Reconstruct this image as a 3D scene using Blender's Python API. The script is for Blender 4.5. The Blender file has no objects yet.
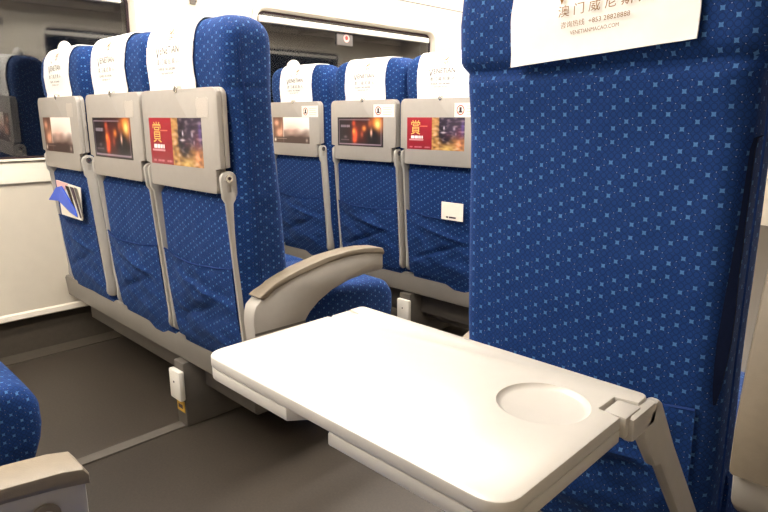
import bpy, bmesh, math, random
from mathutils import Vector, Matrix, noise
random.seed(3)
S = bpy.context.scene
COL = S.collection
PI = math.pi

# ------------------------------------------------------------ materials
def lin(c):
    return tuple(((v/255+0.055)/1.055)**2.4 if v/255 > 0.04045 else v/255/12.92 for v in c)
def mat(name, rgb, rough=0.5, spec=0.5, noise_amt=0.0, noise_scale=40, bump=0.0, metal=0.0, bump_scale=None):
    m = bpy.data.materials.new(name); m.use_nodes = True
    nt = m.node_tree; b = nt.nodes['Principled BSDF']
    c = lin(rgb)
    b.inputs['Base Color'].default_value = (*c, 1)
    b.inputs['Roughness'].default_value = rough
    b.inputs['Metallic'].default_value = metal
    b.inputs['Specular IOR Level'].default_value = spec
    tc = nt.nodes.new('ShaderNodeTexCoord')
    if noise_amt:
        n = nt.nodes.new('ShaderNodeTexNoise'); n.inputs['Scale'].default_value = noise_scale; n.inputs['Detail'].default_value = 6
        r = nt.nodes.new('ShaderNodeMapRange')
        r.inputs[1].default_value = .3; r.inputs[2].default_value = .7
        r.inputs[3].default_value = 1-noise_amt; r.inputs[4].default_value = 1+noise_amt
        v = nt.nodes.new('ShaderNodeVectorMath'); v.operation = 'SCALE'; v.inputs[0].default_value = c
        nt.links.new(tc.outputs['Object'], n.inputs['Vector']); nt.links.new(n.outputs['Fac'], r.inputs[0])
        nt.links.new(r.outputs[0], v.inputs['Scale']); nt.links.new(v.outputs[0], b.inputs['Base Color'])
    if bump:
        n2 = nt.nodes.new('ShaderNodeTexNoise'); n2.inputs['Scale'].default_value = bump_scale or noise_scale; n2.inputs['Detail'].default_value = 4
        bp = nt.nodes.new('ShaderNodeBump'); bp.inputs['Strength'].default_value = bump; bp.inputs['Distance'].default_value = .003
        nt.links.new(tc.outputs['Object'], n2.inputs['Vector']); nt.links.new(n2.outputs['Fac'], bp.inputs['Height'])
        nt.links.new(bp.outputs[0], b.inputs['Normal'])
    return m

class NG:
    """small helper to write node maths"""
    def __init__(s, nt): s.nt = nt
    def m(s, op, a, b=None, c=None):
        n = s.nt.nodes.new('ShaderNodeMath'); n.operation = op
        for i, v in enumerate((a, b, c)):
            if v is None: continue
            if isinstance(v, (int, float)): n.inputs[i].default_value = v
            else: s.nt.links.new(v, n.inputs[i])
        return n.outputs[0]
    def mix(s, f, a, b):
        n = s.nt.nodes.new('ShaderNodeMix'); n.data_type = 'RGBA'
        for sock, v in ((n.inputs[0], f), (n.inputs[6], a), (n.inputs[7], b)):
            if isinstance(v, tuple): sock.default_value = (*v, 1)
            elif isinstance(v, (int, float)): sock.default_value = v
            else: s.nt.links.new(v, sock)
        return n.outputs[2]

def fabric(name, base, dark, light):
    m = bpy.data.materials.new(name); m.use_nodes = True
    nt = m.node_tree; b = nt.nodes['Principled BSDF']; g = NG(nt)
    uv = nt.nodes.new('ShaderNodeUVMap'); uv.uv_map = 'cloth'
    sp = nt.nodes.new('ShaderNodeSeparateXYZ'); nt.links.new(uv.outputs[0], sp.inputs[0])
    u = g.m('DIVIDE', sp.outputs[0], 0.0082); v = g.m('DIVIDE', sp.outputs[1], 0.0085)
    k = g.m('FLOOR', g.m('DIVIDE', u, 2)); j = g.m('FLOOR', v)
    fx = g.m('SUBTRACT', g.m('MULTIPLY', g.m('FRACT', g.m('DIVIDE', u, 2)), 2), 1)
    fy = g.m('SUBTRACT', g.m('FRACT', v), .5)
    ax = g.m('ABSOLUTE', fx); ay = g.m('ABSOLUTE', fy)
    q = g.m('FLOORED_MODULO', g.m('ADD', j, g.m('MULTIPLY', k, 7)), 8)
    def eq(n): return g.m('LESS_THAN', g.m('ABSOLUTE', g.m('SUBTRACT', q, n)), .4)
    on = g.m('ADD', g.m('ADD', eq(0), eq(3)), eq(6))
    # square with slightly drawn-out corners
    star = g.m('SUBTRACT', g.m('MAXIMUM', ax, ay), g.m('MULTIPLY', g.m('MINIMUM', ax, ay), .28))
    sq = g.m('MULTIPLY', g.m('LESS_THAN', star, .245), on)
    # rings in every cell
    cx = g.m('SUBTRACT', g.m('FRACT', g.m('ADD', u, 0.5)), .5)
    r = g.m('SQRT', g.m('ADD', g.m('MULTIPLY', cx, cx), g.m('MULTIPLY', fy, fy)))
    ring = g.m('LESS_THAN', g.m('ABSOLUTE', g.m('SUBTRACT', r, .43)), .07)
    # pale stitches
    q2 = g.m('FLOORED_MODULO', g.m('ADD', g.m('MULTIPLY', j, 3), g.m('MULTIPLY', k, 5)), 7)
    dx = g.m('SUBTRACT', ax, 1.0); d2 = g.m('SQRT', g.m('ADD', g.m('MULTIPLY', dx, dx), g.m('MULTIPLY', g.m('SUBTRACT', ay, .5), g.m('SUBTRACT', ay, .5))))
    st = g.m('MULTIPLY', g.m('LESS_THAN', d2, .12), g.m('LESS_THAN', q2, .5))
    nz = nt.nodes.new('ShaderNodeTexNoise'); nz.inputs['Scale'].default_value = 900; nz.inputs['Detail'].default_value = 3
    nt.links.new(uv.outputs[0], nz.inputs['Vector'])
    c0 = g.mix(g.m('MULTIPLY', nz.outputs['Fac'], .9), base, dark)
    c1 = g.mix(g.m('MULTIPLY', ring, .8), c0, dark)
    c2 = g.mix(g.m('MULTIPLY', sq, .8), c1, light)
    c3 = g.mix(g.m('MULTIPLY', st, .6), c2, lin((175, 180, 205)))
    nt.links.new(c3, b.inputs['Base Color'])
    b.inputs['Roughness'].default_value = .85; b.inputs['Specular IOR Level'].default_value = .25
    b.inputs['Sheen Weight'].default_value = .10; b.inputs['Sheen Roughness'].default_value = .5
    b.inputs['Sheen Tint'].default_value = (*lin((120, 160, 230)), 1)
    n2 = nt.nodes.new('ShaderNodeTexNoise'); n2.inputs['Scale'].default_value = 14; n2.inputs['Detail'].default_value = 3
    nt.links.new(uv.outputs[0], n2.inputs['Vector'])
    bp = nt.nodes.new('ShaderNodeBump'); bp.inputs['Strength'].default_value = .5; bp.inputs['Distance'].default_value = .012
    nt.links.new(n2.outputs['Fac'], bp.inputs['Height'])
    nt.links.new(bp.outputs[0], b.inputs['Normal'])
    return m

M = {}
M['cloth'] = fabric('blue_woven_cloth', lin((14, 57, 120)), lin((6, 32, 76)), lin((72, 114, 162)))
M['dark_cloth'] = mat('dark_cloth_lining', (10, 18, 40), .9, .1, .1, 200)
M['piping'] = mat('blue_piping', (18, 44, 96), .8, .2, .1, 200)
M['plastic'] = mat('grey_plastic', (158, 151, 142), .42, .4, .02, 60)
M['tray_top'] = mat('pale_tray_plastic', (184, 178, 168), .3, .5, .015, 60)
M['arm_plastic'] = mat('light_grey_plastic', (168, 162, 153), .4, .4, .02, 60)
M['rail'] = mat('grey_painted_metal', (117, 111, 103), .4, .5, .03, 30)
M['under'] = mat('dull_grey_metal', (92, 86, 79), .5, .4, .06, 30)
M['pad'] = mat('beige_pad', (118, 107, 91), .45, .4, .05, 80, .1, bump_scale=500)
M['linen'] = mat('white_linen', (240, 237, 230), .9, .1, .02, 60, .3, bump_scale=25)
M['print'] = mat('brown_print', (136, 96, 52), .9, .1, .05, 300)
M['greyprint'] = mat('grey_print', (62, 52, 42), .9, .1, .05, 300)
M['steel'] = mat('steel', (205, 200, 192), .25, .5, .02, 80, metal=.9)
M['white_plastic'] = mat('white_plastic', (228, 222, 210), .4, .4, .02, 50)
M['black'] = mat('black_gap', (14, 12, 12), .8, .1, .1, 50)
M['yellow'] = mat('yellow_sticker', (205, 160, 60), .5, .3, .12, 120)
M['red'] = mat('red_print', (190, 60, 55), .5, .3, .04, 120)
M['pink'] = mat('pale_pink_ring', (228, 180, 172), .5, .3, .04, 120)
M['sticker'] = mat('white_sticker', (238, 230, 214), .5, .3, .02, 120)
M['residue'] = mat('faded_glue_mark', (180, 171, 160), .6, .3, .07, 350)
M['ink'] = mat('dark_ink', (70, 55, 60), .6, .2, .05, 200)
M['gold'] = mat('gold_print', (232, 180, 100), .5, .3, .05, 200)
M['whiteink'] = mat('white_ink', (240, 232, 225), .5, .3, .02, 200)
M['wall'] = mat('beige_wall_panel', (208, 198, 180), .45, .4, .02, 20)
M['sill'] = mat('pale_sill_panel', (232, 224, 206), .45, .4, .015, 20)
M['kick'] = mat('brown_kick_panel', (72, 65, 56), .6, .3, .08, 60)
M['ceil'] = mat('cream_ceiling_panel', (236, 226, 210), .5, .3, .01, 20)
M['frame'] = mat('cream_window_frame', (226, 216, 200), .4, .4, .015, 30)
M['gasket'] = mat('dark_gasket', (52, 36, 40), .6, .3, .05, 50)
M['grey_sign'] = mat('grey_sign_plate', (110, 104, 100), .5, .3, .04, 60)
M['blue_print'] = mat('blue_glossy_paper', (40, 82, 200), .35, .5, .08, 60)
M['rack'] = mat('tan_rack_underside', (196, 182, 160), .45, .4, .02, 20)

def floor_mat():
    m = bpy.data.materials.new('speckled_brown_vinyl'); m.use_nodes = True
    nt = m.node_tree; b = nt.nodes['Principled BSDF']; g = NG(nt)
    tc = nt.nodes.new('ShaderNodeTexCoord')
    n = nt.nodes.new('ShaderNodeTexNoise'); n.inputs['Scale'].default_value = 160; n.inputs['Detail'].default_value = 5
    n3 = nt.nodes.new('ShaderNodeTexNoise'); n3.inputs['Scale'].default_value = 7; n3.inputs['Detail'].default_value = 4
    v = nt.nodes.new('ShaderNodeTexVoronoi'); v.inputs['Scale'].default_value = 260
    for x in (n, n3, v): nt.links.new(tc.outputs['Object'], x.inputs['Vector'])
    c = g.mix(n.outputs['Fac'], lin((40, 35, 30)), lin((74, 65, 55)))
    c = g.mix(g.m('MULTIPLY', g.m('LESS_THAN', v.outputs['Distance'], .2), .35), c, lin((88, 77, 65)))
    c = g.mix(g.m('MULTIPLY', n3.outputs['Fac'], .4), c, lin((42, 36, 30)))
    nt.links.new(c, b.inputs['Base Color']); b.inputs['Roughness'].default_value = .5
    return m
M['floor'] = floor_mat()
def emit(name, rgb, s):
    m = bpy.data.materials.new(name); m.use_nodes = True
    b = m.node_tree.nodes['Principled BSDF']; b.inputs['Base Color'].default_value = (.8, .8, .8, 1)
    n = m.node_tree.nodes.new('ShaderNodeTexNoise'); n.inputs['Scale'].default_value = 3
    r = m.node_tree.nodes.new('ShaderNodeMapRange'); r.inputs[3].default_value = s*.97; r.inputs[4].default_value = s*1.03
    m.node_tree.links.new(n.outputs['Fac'], r.inputs[0]); m.node_tree.links.new(r.outputs[0], b.inputs['Emission Strength'])
    b.inputs['Emission Color'].default_value = (*lin(rgb), 1)
    return m
M['lamp'] = emit('warm_white_diffuser', (255, 249, 241), 46)
def glass_mat(ior):
    m = bpy.data.materials.new('dark_window_glass'); m.use_nodes = True
    b = m.node_tree.nodes['Principled BSDF']
    b.inputs['Base Color'].default_value = (.55, .6, .66, 1); b.inputs['Roughness'].default_value = .03
    b.inputs['Transmission Weight'].default_value = 1; b.inputs['IOR'].default_value = ior
    n = m.node_tree.nodes.new('ShaderNodeTexNoise'); n.inputs['Scale'].default_value = 2
    r = m.node_tree.nodes.new('ShaderNodeMapRange'); r.inputs[3].default_value = .02; r.inputs[4].default_value = .05
    m.node_tree.links.new(n.outputs['Fac'], r.inputs[0]); m.node_tree.links.new(r.outputs[0], b.inputs['Roughness'])
    return m
M['glass'] = glass_mat(2.4); M['glass_plain'] = glass_mat(1.45)
def vcol_mat():
    m = bpy.data.materials.new('printed_picture'); m.use_nodes = True
    b = m.node_tree.nodes['Principled BSDF']
    a = m.node_tree.nodes.new('ShaderNodeVertexColor'); a.layer_name = 'print'
    n = m.node_tree.nodes.new('ShaderNodeTexNoise'); n.inputs['Scale'].default_value = 300
    mx = m.node_tree.nodes.new('ShaderNodeMix'); mx.data_type = 'RGBA'; mx.blend_type = 'OVERLAY'; mx.inputs[0].default_value = .15
    m.node_tree.links.new(a.outputs[0], mx.inputs[6]); m.node_tree.links.new(n.outputs['Color'], mx.inputs[7])
    m.node_tree.links.new(mx.outputs[2], b.inputs['Base Color']); b.inputs['Roughness'].default_value = .35
    return m
M['picture'] = vcol_mat()

# ------------------------------------------------------------ mesh helpers
def box(bm, x0, x1, y0, y1, z0, z1, bev=0.0, seg=2, mi=0):
    r = bmesh.ops.create_cube(bm, size=1)
    vs = r['verts']
    for v in vs:
        v.co = Vector(((x0+x1)/2+v.co.x*(x1-x0), (y0+y1)/2+v.co.y*(y1-y0), (z0+z1)/2+v.co.z*(z1-z0)))
    fs = list({f for v in vs for f in v.link_faces})
    for f in fs: f.material_index = mi
    if bev:
        es = list({e for v in vs for e in v.link_edges})
        rr = bmesh.ops.bevel(bm, geom=es, offset=bev, segments=seg, profile=.5, affect='EDGES')
        for f in rr['faces']: f.material_index = mi
    return bm
def prism(bm, pts, axis, a, b, bev=0.0, mi=0):
    """2-D outline extruded along axis ('x': pts=(y,z); 'y': pts=(x,z); 'z': pts=(x,y)), edges of both caps softened"""
    n = len(pts)
    area = sum(pts[i][0]*pts[(i+1) % n][1]-pts[(i+1) % n][0]*pts[i][1] for i in range(n))
    if area < 0: pts = pts[::-1]
    def mk(p, t):
        return {'x': (t, p[0], p[1]), 'y': (p[0], t, p[1]), 'z': (p[0], p[1], t)}[axis]
    def inset(d):
        out = []
        for i in range(n):
            p0, p1, p2 = Vector(pts[i-1]), Vector(pts[i]), Vector(pts[(i+1) % n])
            e1 = (p1-p0).normalized(); e2 = (p2-p1).normalized()
            n1 = Vector((-e1.y, e1.x)); n2 = Vector((-e2.y, e2.x)); mm = n1+n2
            if mm.length < 1e-6: mm = n1
            mm.normalize(); k = max(.5, mm.dot(n1))
            out.append(p1+mm*(d/k))
        return out
    if bev:
        rings = [(a, bev), (a+bev*.3, bev*.3), (a+bev, 0), (b-bev, 0), (b-bev*.3, bev*.3), (b, bev)]
    else: rings = [(a, 0), (b, 0)]
    R = []
    for t, d in rings:
        R.append([bm.verts.new(mk(p, t)) for p in (inset(d) if d else pts)])
    fs = []
    for A, B in zip(R[:-1], R[1:]):
        for i in range(n):
            fs.append(bm.faces.new((A[i], A[(i+1) % n], B[(i+1) % n], B[i])))
    fs.append(bm.faces.new(R[0][::-1])); fs.append(bm.faces.new(R[-1]))
    for f in fs: f.material_index = mi
    bmesh.ops.recalc_face_normals(bm, faces=fs)
    return bm
def rrect(x0, x1, y0, y1, r, n=6):
    out = []
    for cx, cy, a0 in ((x1-r, y1-r, 0), (x0+r, y1-r, 90), (x0+r, y0+r, 180), (x1-r, y0+r, 270)):
        for i in range(n+1):
            a = math.radians(a0+90*i/n); out.append((cx+r*math.cos(a), cy+r*math.sin(a)))
    return out
def disc(bm, c, r, axis, t, seg=24, mi=0, bev=0):
    pts = [(c[0]+r*math.cos(2*PI*i/seg), c[1]+r*math.sin(2*PI*i/seg)) for i in range(seg)]
    prism(bm, pts, axis, t[0], t[1], bev, mi)
def tube(bm, pts, r, seg=8, mi=0):
    pts = [Vector(p) for p in pts]; R = []
    for i, p in enumerate(pts):
        t = (pts[min(i+1, len(pts)-1)]-pts[max(i-1, 0)]).normalized()
        a = t.orthogonal().normalized() if i == 0 else (a-t*a.dot(t)).normalized()
        b = t.cross(a)
        R.append([bm.verts.new(p+a*r*math.cos(2*PI*k/seg)+b*r*math.sin(2*PI*k/seg)) for k in range(seg)])
    fs = []
    for A, B in zip(R[:-1], R[1:]):
        for k in range(seg): fs.append(bm.faces.new((A[k], A[(k+1) % seg], B[(k+1) % seg], B[k])))
    fs.append(bm.faces.new(R[0][::-1])); fs.append(bm.faces.new(R[-1]))
    for f in fs: f.material_index = mi
    bmesh.ops.recalc_face_normals(bm, faces=fs)
def cloth_uv(bm):
    uv = bm.loops.layers.uv.new('cloth')
    for f in bm.faces:
        n = f.normal; a = max(range(3), key=lambda i: abs(n[i]))
        for l in f.loops:
            c = l.vert.co
            l[uv].uv = {0: (c.y+.003, c.z), 1: (c.x, c.z), 2: (c.x, c.y)}[a]
ORG = Vector((0, .95, .22))
def mesh(name, bm, mats, off=ORG, smooth=True, uv=False, xf=None):
    if xf: bmesh.ops.transform(bm, matrix=xf, verts=bm.verts)
    bm.normal_update()
    if uv: cloth_uv(bm)
    if off is not None: bmesh.ops.translate(bm, vec=-Vector(off), verts=bm.verts)
    me = bpy.data.meshes.new(name); bm.to_mesh(me); bm.free()
    for m in (mats if isinstance(mats, (list, tuple)) else [mats]): me.materials.append(m)
    if smooth:
        me.polygons.foreach_set('use_smooth', [True]*len(me.polygons))
        try: me.set_sharp_from_angle(angle=math.radians(38))
        except Exception: pass
    return me
def ob(name, me, parent=None, loc=(0, 0, 0), label=None):
    o = bpy.data.objects.new(name, me); COL.objects.link(o); o.location = loc
    if parent: o.parent = parent
    if label: o['label'] = label
    return o
def tag(o, label, cat, group=None):
    o['label'] = label; o['category'] = cat
    if group: o['group'] = group
    return o
def struct(name, bm, mats, parent=None, smooth=False):
    o = ob(name, mesh(name, bm, mats, None, smooth), parent)
    if not parent: o['kind'] = 'structure'
    return o
def boolean(me, cut_bm, name, mats):
    """subtract cut_bm from mesh"""
    tmp = bpy.data.objects.new('tmp', me); COL.objects.link(tmp)
    cm = bpy.data.meshes.new('cut'); cut_bm.to_mesh(cm); cut_bm.free()
    co = bpy.data.objects.new('cut', cm); COL.objects.link(co)
    md = tmp.modifiers.new('b', 'BOOLEAN'); md.operation = 'DIFFERENCE'; md.object = co; md.solver = 'EXACT'
    bpy.context.view_layer.update()
    dg = bpy.context.evaluated_depsgraph_get()
    new = bpy.data.meshes.new_from_object(tmp.evaluated_get(dg))
    new.name = name
    bpy.data.objects.remove(tmp); bpy.data.objects.remove(co)
    return new
def text_bm(bm, s, cx, cz, h, y, mi=0, width=None, depth=.0004, align='CENTER', slant=0.0, yfun=None):
    """lettering lying in an xz plane, facing -y"""
    cu = bpy.data.curves.new('t', 'FONT'); cu.body = s; cu.size = 1; cu.align_x = align; cu.extrude = 0; cu.resolution_u = 2
    o = bpy.data.objects.new('t', cu); COL.objects.link(o)
    bpy.context.view_layer.update(); dg = bpy.context.evaluated_depsgraph_get()
    me = bpy.data.meshes.new_from_object(o.evaluated_get(dg)); bpy.data.objects.remove(o)
    if not me.vertices: return
    xs = [v.co.x for v in me.vertices]; ys = [v.co.y for v in me.vertices]
    sy = h/(max(ys)-min(ys)); sx = (width/(max(xs)-min(xs))) if width else sy
    mx = (max(xs)+min(xs))/2; my = (max(ys)+min(ys))/2
    vs = []
    for v in me.vertices:
        x = cx+(v.co.x-mx)*sx; z = cz+(v.co.y-my)*sy+slant*(v.co.x-mx)*sx
        yy = (yfun(z) if yfun else y)-depth
        vs.append(bm.verts.new((x, yy, z)))
    for p in me.polygons:
        try:
            f = bm.faces.new([vs[i] for i in p.vertices]); f.material_index = mi
        except ValueError: pass
    bpy.data.meshes.remove(me)

# ------------------------------------------------------------ the seat
def lerp_tab(t, z):
    if z <= t[0][0]: return t[0][1]
    for (a, b), (c, d) in zip(t[:-1], t[1:]):
        if z <= c: return b+(d-b)*(z-a)/(c-a)
    return t[-1][1]
REAR = [(.27, .803), (.30, .799), (.33, .792), (.45, .778), (.6, .768), (.75, .762), (.9, .758), (.975, .748), (1.0, .744), (1.05, .740), (1.16, .752)]
FRONT = [(.27, .905), (.5, .902), (.6, .892), (.72, .884), (.84, .872), (.95, .868), (1.06, .872), (1.16, .868)]
TOP = 1.142
GROOVE = [1.0]
def panel(z, x=0.0):
    # centre panel of the back stands proud between the two tray levers
    top = .965 if GROOVE[0] > .5 else .738
    f = min(1, max(0, (top-z)/.012)); hwp = .181
    g = min(1, max(0, (hwp+.006-abs(x))/.012))
    return (0.0 if GROOVE[0] > .5 else .020)*f*g
def sect(z, hw0):
    y0 = lerp_tab(REAR, z); y1 = lerp_tab(FRONT, z); hw = hw0
    g = math.exp(-((z-.982)/.009)**2); y0 += .009*g*GROOVE[0]; hw -= .006*g*GROOVE[0]
    if GROOVE[0] > .5: hw -= .013*min(1, max(0, (.985-z)/.02))
    R = .05
    if z > TOP-R:
        t = (z-(TOP-R))/R; d = R*(1-math.sqrt(max(0, 1-min(t, 1)**2)))
        y0 += d*.62; y1 -= d*.75; hw -= d*.8
    if z < .30: y1 -= (.30-z)*.3
    return y0, y1, hw
def backrest(hw0=.208, amp=1.0, seed=0):
    bm = bmesh.new(); zs = []
    z = .27
    while z < .945: zs.append(z); z += .0125
    zs += [.95, .955, .96, .9645, .968, .974, .979, .983, .987, .992, .998, 1.006, 1.02, 1.035, 1.05, 1.07, 1.092]
    zs += [TOP-.05+.05*math.sin(math.radians(a)) for a in (12, 25, 38, 50, 62, 74, 83, 90)]
    rings = []
    for z in zs:
        y0, y1, hw = sect(z, hw0); r = min(.032, (y1-y0)*.45)
        pts = []
        nx = 40
        for i in range(nx+1):
            pts.append((-hw+r+(2*hw-2*r)*i/nx, y0))
        for i in range(1, 6):
            a = -PI/2+PI/2*i/6; pts.append((hw-r+r*math.cos(a), y0+r+r*math.sin(a)))
        for i in range(5): pts.append((hw, y0+r+(y1-y0-2*r)*i/4))
        for i in range(1, 6):
            a = PI/2*i/6; pts.append((hw-r+r*math.cos(a), y1-r+r*math.sin(a)))
        for i in range(13): pts.append((hw-r-(2*hw-2*r)*i/12, y1))
        for i in range(1, 6):
            a = PI/2+PI/2*i/6; pts.append((-hw+r+r*math.cos(a), y1-r+r*math.sin(a)))
        for i in range(5): pts.append((-hw, y1-r-(y1-y0-2*r)*i/4))
        for i in range(1, 6):
            a = PI+PI/2*i/6; pts.append((-hw+r+r*math.cos(a), y0+r+r*math.sin(a)))
        ring = []
        for x, y in pts:
            p = Vector((x, y, z))
            w = noise.noise(Vector((x*6+seed, z*3.5, y*6)))*.0045*amp
            c = Vector((x*.9, y-(y0+y1)/2, 0)).normalized()
            # gentle cushion bulge of the back panel
            bul = -.004*max(0, 1-(x/hw0)**2) if y < (y0+y1)/2 and .3 < z < .97 else 0
            p += c*w; p.y += bul
            if y < (y0+y1)/2-.01: p.y -= panel(z, x)
            ring.append(bm.verts.new(p))
        rings.append(ring)
    n = len(rings[0])
    for A, B in zip(rings[:-1], rings[1:]):
        for i in range(n): bm.faces.new((A[i], A[(i+1) % n], B[(i+1) % n], B[i]))
    bm.faces.new(rings[0][::-1]); bm.faces.new(rings[-1])
    bmesh.ops.recalc_face_normals(bm, faces=bm.faces)
    return bm
def cushion():
    bm = bmesh.new()
    hw = .1995; nx = 18
    prof = []
    def top(y): return .452+.016*math.sin(min(1, max(0, (y-.86)/.3))*PI)-.0*y
    for y in (.862, .90, .95, 1.0, 1.05, 1.10, 1.15, 1.20): prof.append((y, top(y)))
    for a in range(0, 100, 12):
        t = math.radians(a); prof.append((1.225+.065*math.sin(t), .385+.063*math.cos(t)))
    prof += [(1.290, .35), (1.285, .32), (1.272, .285), (1.25, .262), (1.22, .255), (1.1, .25), (.95, .25), (.862, .25)]
    secs = []
    xs = [-hw+2*hw*i/nx for i in range(nx+1)]
    R = .03
    cy, cz = 1.06, .36
    for x in [-hw, -hw+.004, -hw+.012, -hw+.025]+[-hw+.045+(2*hw-.09)*i/14 for i in range(15)]+[hw-.025, hw-.012, hw-.004, hw]:
        d = hw-abs(x); k = 0 if d >= R else R-math.sqrt(max(0, R*R-(R-d)**2))
        sec = []
        for y, z in prof:
            yy, zz = y, z
            if z > .38: zz -= k
            elif z < .27: zz += k
            if y > 1.2: yy -= k
            w = noise.noise(Vector((x*7, yy*6, zz*6)))*.004
            sec.append(bm.verts.new((x, yy, zz+w)))
        secs.append(sec)
    n = len(secs[0])
    for A, B in zip(secs[:-1], secs[1:]):
        for i in range(n): bm.faces.new((A[i], A[(i+1) % n], B[(i+1) % n], B[i]))
    bm.faces.new(secs[0]); bm.faces.new(secs[-1][::-1])
    bmesh.ops.recalc_face_normals(bm, faces=bm.faces)
    return bm
def pocket(seed=0, x0=-.176, x1=.172, deep=1.0, off=.026):
    """slack cloth pocket sewn on the lower back"""
    bm = bmesh.new(); nx, nz = 48, 36; G = []
    for j in range(nz+1):
        z = .305+(.562-.305)*j/nz; row = []
        for i in range(nx+1):
            u = i/nx; x = x0+(x1-x0)*u
            v = j/nz
            edge = min(1, 10*min(u, 1-u))*min(1, 6*v)
            bulge = .011*math.sin(PI*min(1, max(0, u)))*(.35+.9*v)
            sag = .012*math.sin(PI*u)*v**3
            w = noise.noise(Vector((x*9+seed*3.1, z*20+x*5, seed)))*.009 + noise.noise(Vector((x*24+z*12, z*34, seed+4)))*.003
            f1 = math.exp(-(((z-.50)+.22*(x+.02))/.010)**2)*math.exp(-((x-.03)/.10)**2)*.009
            f2 = math.exp(-(((z-.43)-.35*(x-.02))/.010)**2)*math.exp(-((x+.02)/.11)**2)*.008
            y = lerp_tab(REAR, z)-off-edge*(bulge*deep+(w+f1-f2)*deep)
            row.append(bm.verts.new((x, y, z-sag)))
        G.append(row)
    for A, B in zip(G[:-1], G[1:]):
        for i in range(nx): bm.faces.new((A[i], A[i+1], B[i+1], B[i]))
    g = bmesh.ops.extrude_face_region(bm, geom=list(bm.faces))
    for v in [e for e in g['geom'] if isinstance(e, bmesh.types.BMVert)]: v.co.y += .003
    bmesh.ops.recalc_face_normals(bm, faces=bm.faces)
    return bm
def hem(seed=0, x0=-.176, x1=.172, off=.0255):
    bm = bmesh.new(); pts = []
    for i in range(33):
        u = i/32; x = x0+(x1-x0)*u; z = .562
        edge = min(1, 10*min(u, 1-u))
        bulge = .011*math.sin(PI*u)*1.25
        w = noise.noise(Vector((x*9+seed*3.1, z*20+x*5, seed)))*.009 + noise.noise(Vector((x*24+z*12, z*34, seed+4)))*.003
        pts.append((x, lerp_tab(REAR, z)-off-edge*(bulge+w), z-.012*math.sin(PI*u)))
    tube(bm, pts, .0024, 6); return bm
def cover_path(off):
    """profile of the headrest from low on the rear, over the top, down the front"""
    pts = []
    def nrm(z): return
    z = .995
    while z < TOP-.05: pts.append((lerp_tab(REAR, z)-off-.001, z)); z += .012
    for a in range(0, 91, 10):
        t = math.radians(a); y0 = lerp_tab(REAR, TOP-.05+.05*math.sin(t))
        d = .05*(1-math.cos(t)); pts.append((y0+d*.62-off*math.cos(t), TOP-.05+(.05+off)*math.sin(t)))
    y0, y1, _ = sect(TOP-.0001, .2)
    for a in range(90, -1, -10):
        t = math.radians(a); yf = lerp_tab(FRONT, TOP-.05+.05*math.sin(t))
        d = .05*(1-math.cos(t)); pts.append((yf-d*.75+off*math.cos(t), TOP-.05+(.05+off)*math.sin(t)))
    z = TOP-.06
    while z > .90: pts.append((lerp_tab(FRONT, z)+off, z)); z -= .02
    return pts
def coverY(z):
    y0 = lerp_tab(REAR, z)
    if z > TOP-.05:
        t = min(1, (z-(TOP-.05))/.056); y0 += .05*(1-math.sqrt(1-t*t))*.62
    return y0-.0105
def cover(cx=0.0, hw=.12, drop=0.0, tilt=0.0, seed=0):
    bm = bmesh.new(); P = [q for k, q in enumerate(cover_path(.0065)) if not (k < 4 and q[1] < .990-drop)]; nx = 14; G = []
    P = [(P[0][0]-.001, min(P[0][1]-.004, .985-drop))]+P
    for j, (y, z) in enumerate(P):
        row = []
        for i in range(nx+1):
            u = i/nx*2-1; x = cx+hw*u*(1+.02*noise.noise(Vector((0, j*.15, seed))))
            zz = z; yy = y
            if z < 1.03 and y < .8: zz += tilt*u*(1.03-z)/.04; yy -= .002*abs(noise.noise(Vector((u*3, z*30, seed))))
            yy += (-1 if y < .8 else 1)*.0015*noise.noise(Vector((u*4, j*.4, seed)))
            row.append(bm.verts.new((x, yy, zz)))
        G.append(row)
    for A, B in zip(G[:-1], G[1:]):
        for i in range(nx): bm.faces.new((A[i], A[i+1], B[i+1], B[i]))
    bmesh.ops.recalc_face_normals(bm, faces=bm.faces)
    g = bmesh.ops.solidify(bm, geom=list(bm.faces), thickness=.0025)
    bmesh.ops.recalc_face_normals(bm, faces=bm.faces)
    return bm
def emblem(bm, cx, cz, s, mi=0):
    """a small crest: winged animal shape over scrolls, made of strokes"""
    rnd = random.Random(5)
    def blob(x, z, rx, rz, a):
        n = 10; vs = []
        for k in range(n):
            t = 2*PI*k/n; px = rx*math.cos(t); pz = rz*math.sin(t)
            X = cx+s*(x+px*math.cos(a)-pz*math.sin(a)); Z = cz+s*(z+px*math.sin(a)+pz*math.cos(a))
            vs.append(bm.verts.new((X, coverY(Z)-.0004, Z)))
        f = bm.faces.new(vs); f.material_index = mi
    for x, z, rx, rz, a in ((0, .1, .28, .10, .3), (-.22, .3, .12, .13, 0), (.25, .38, .26, .07, .8), (.36, .25, .24, .06, .5), (.12, .5, .2, .05, 1.1),
                            (-.3, -.05, .2, .045, -.9), (.2, -.12, .2, .045, -1.2), (-.45, .1, .14, .05, .6), (.5, .0, .1, .05, .2),
                            (-.2, -.35, .3, .05, .1), (.3, -.33, .25, .05, -.15), (0, -.5, .18, .05, 0), (-.1, .62, .07, .07, 0)):
        blob(x, z, rx, rz, a)

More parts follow.
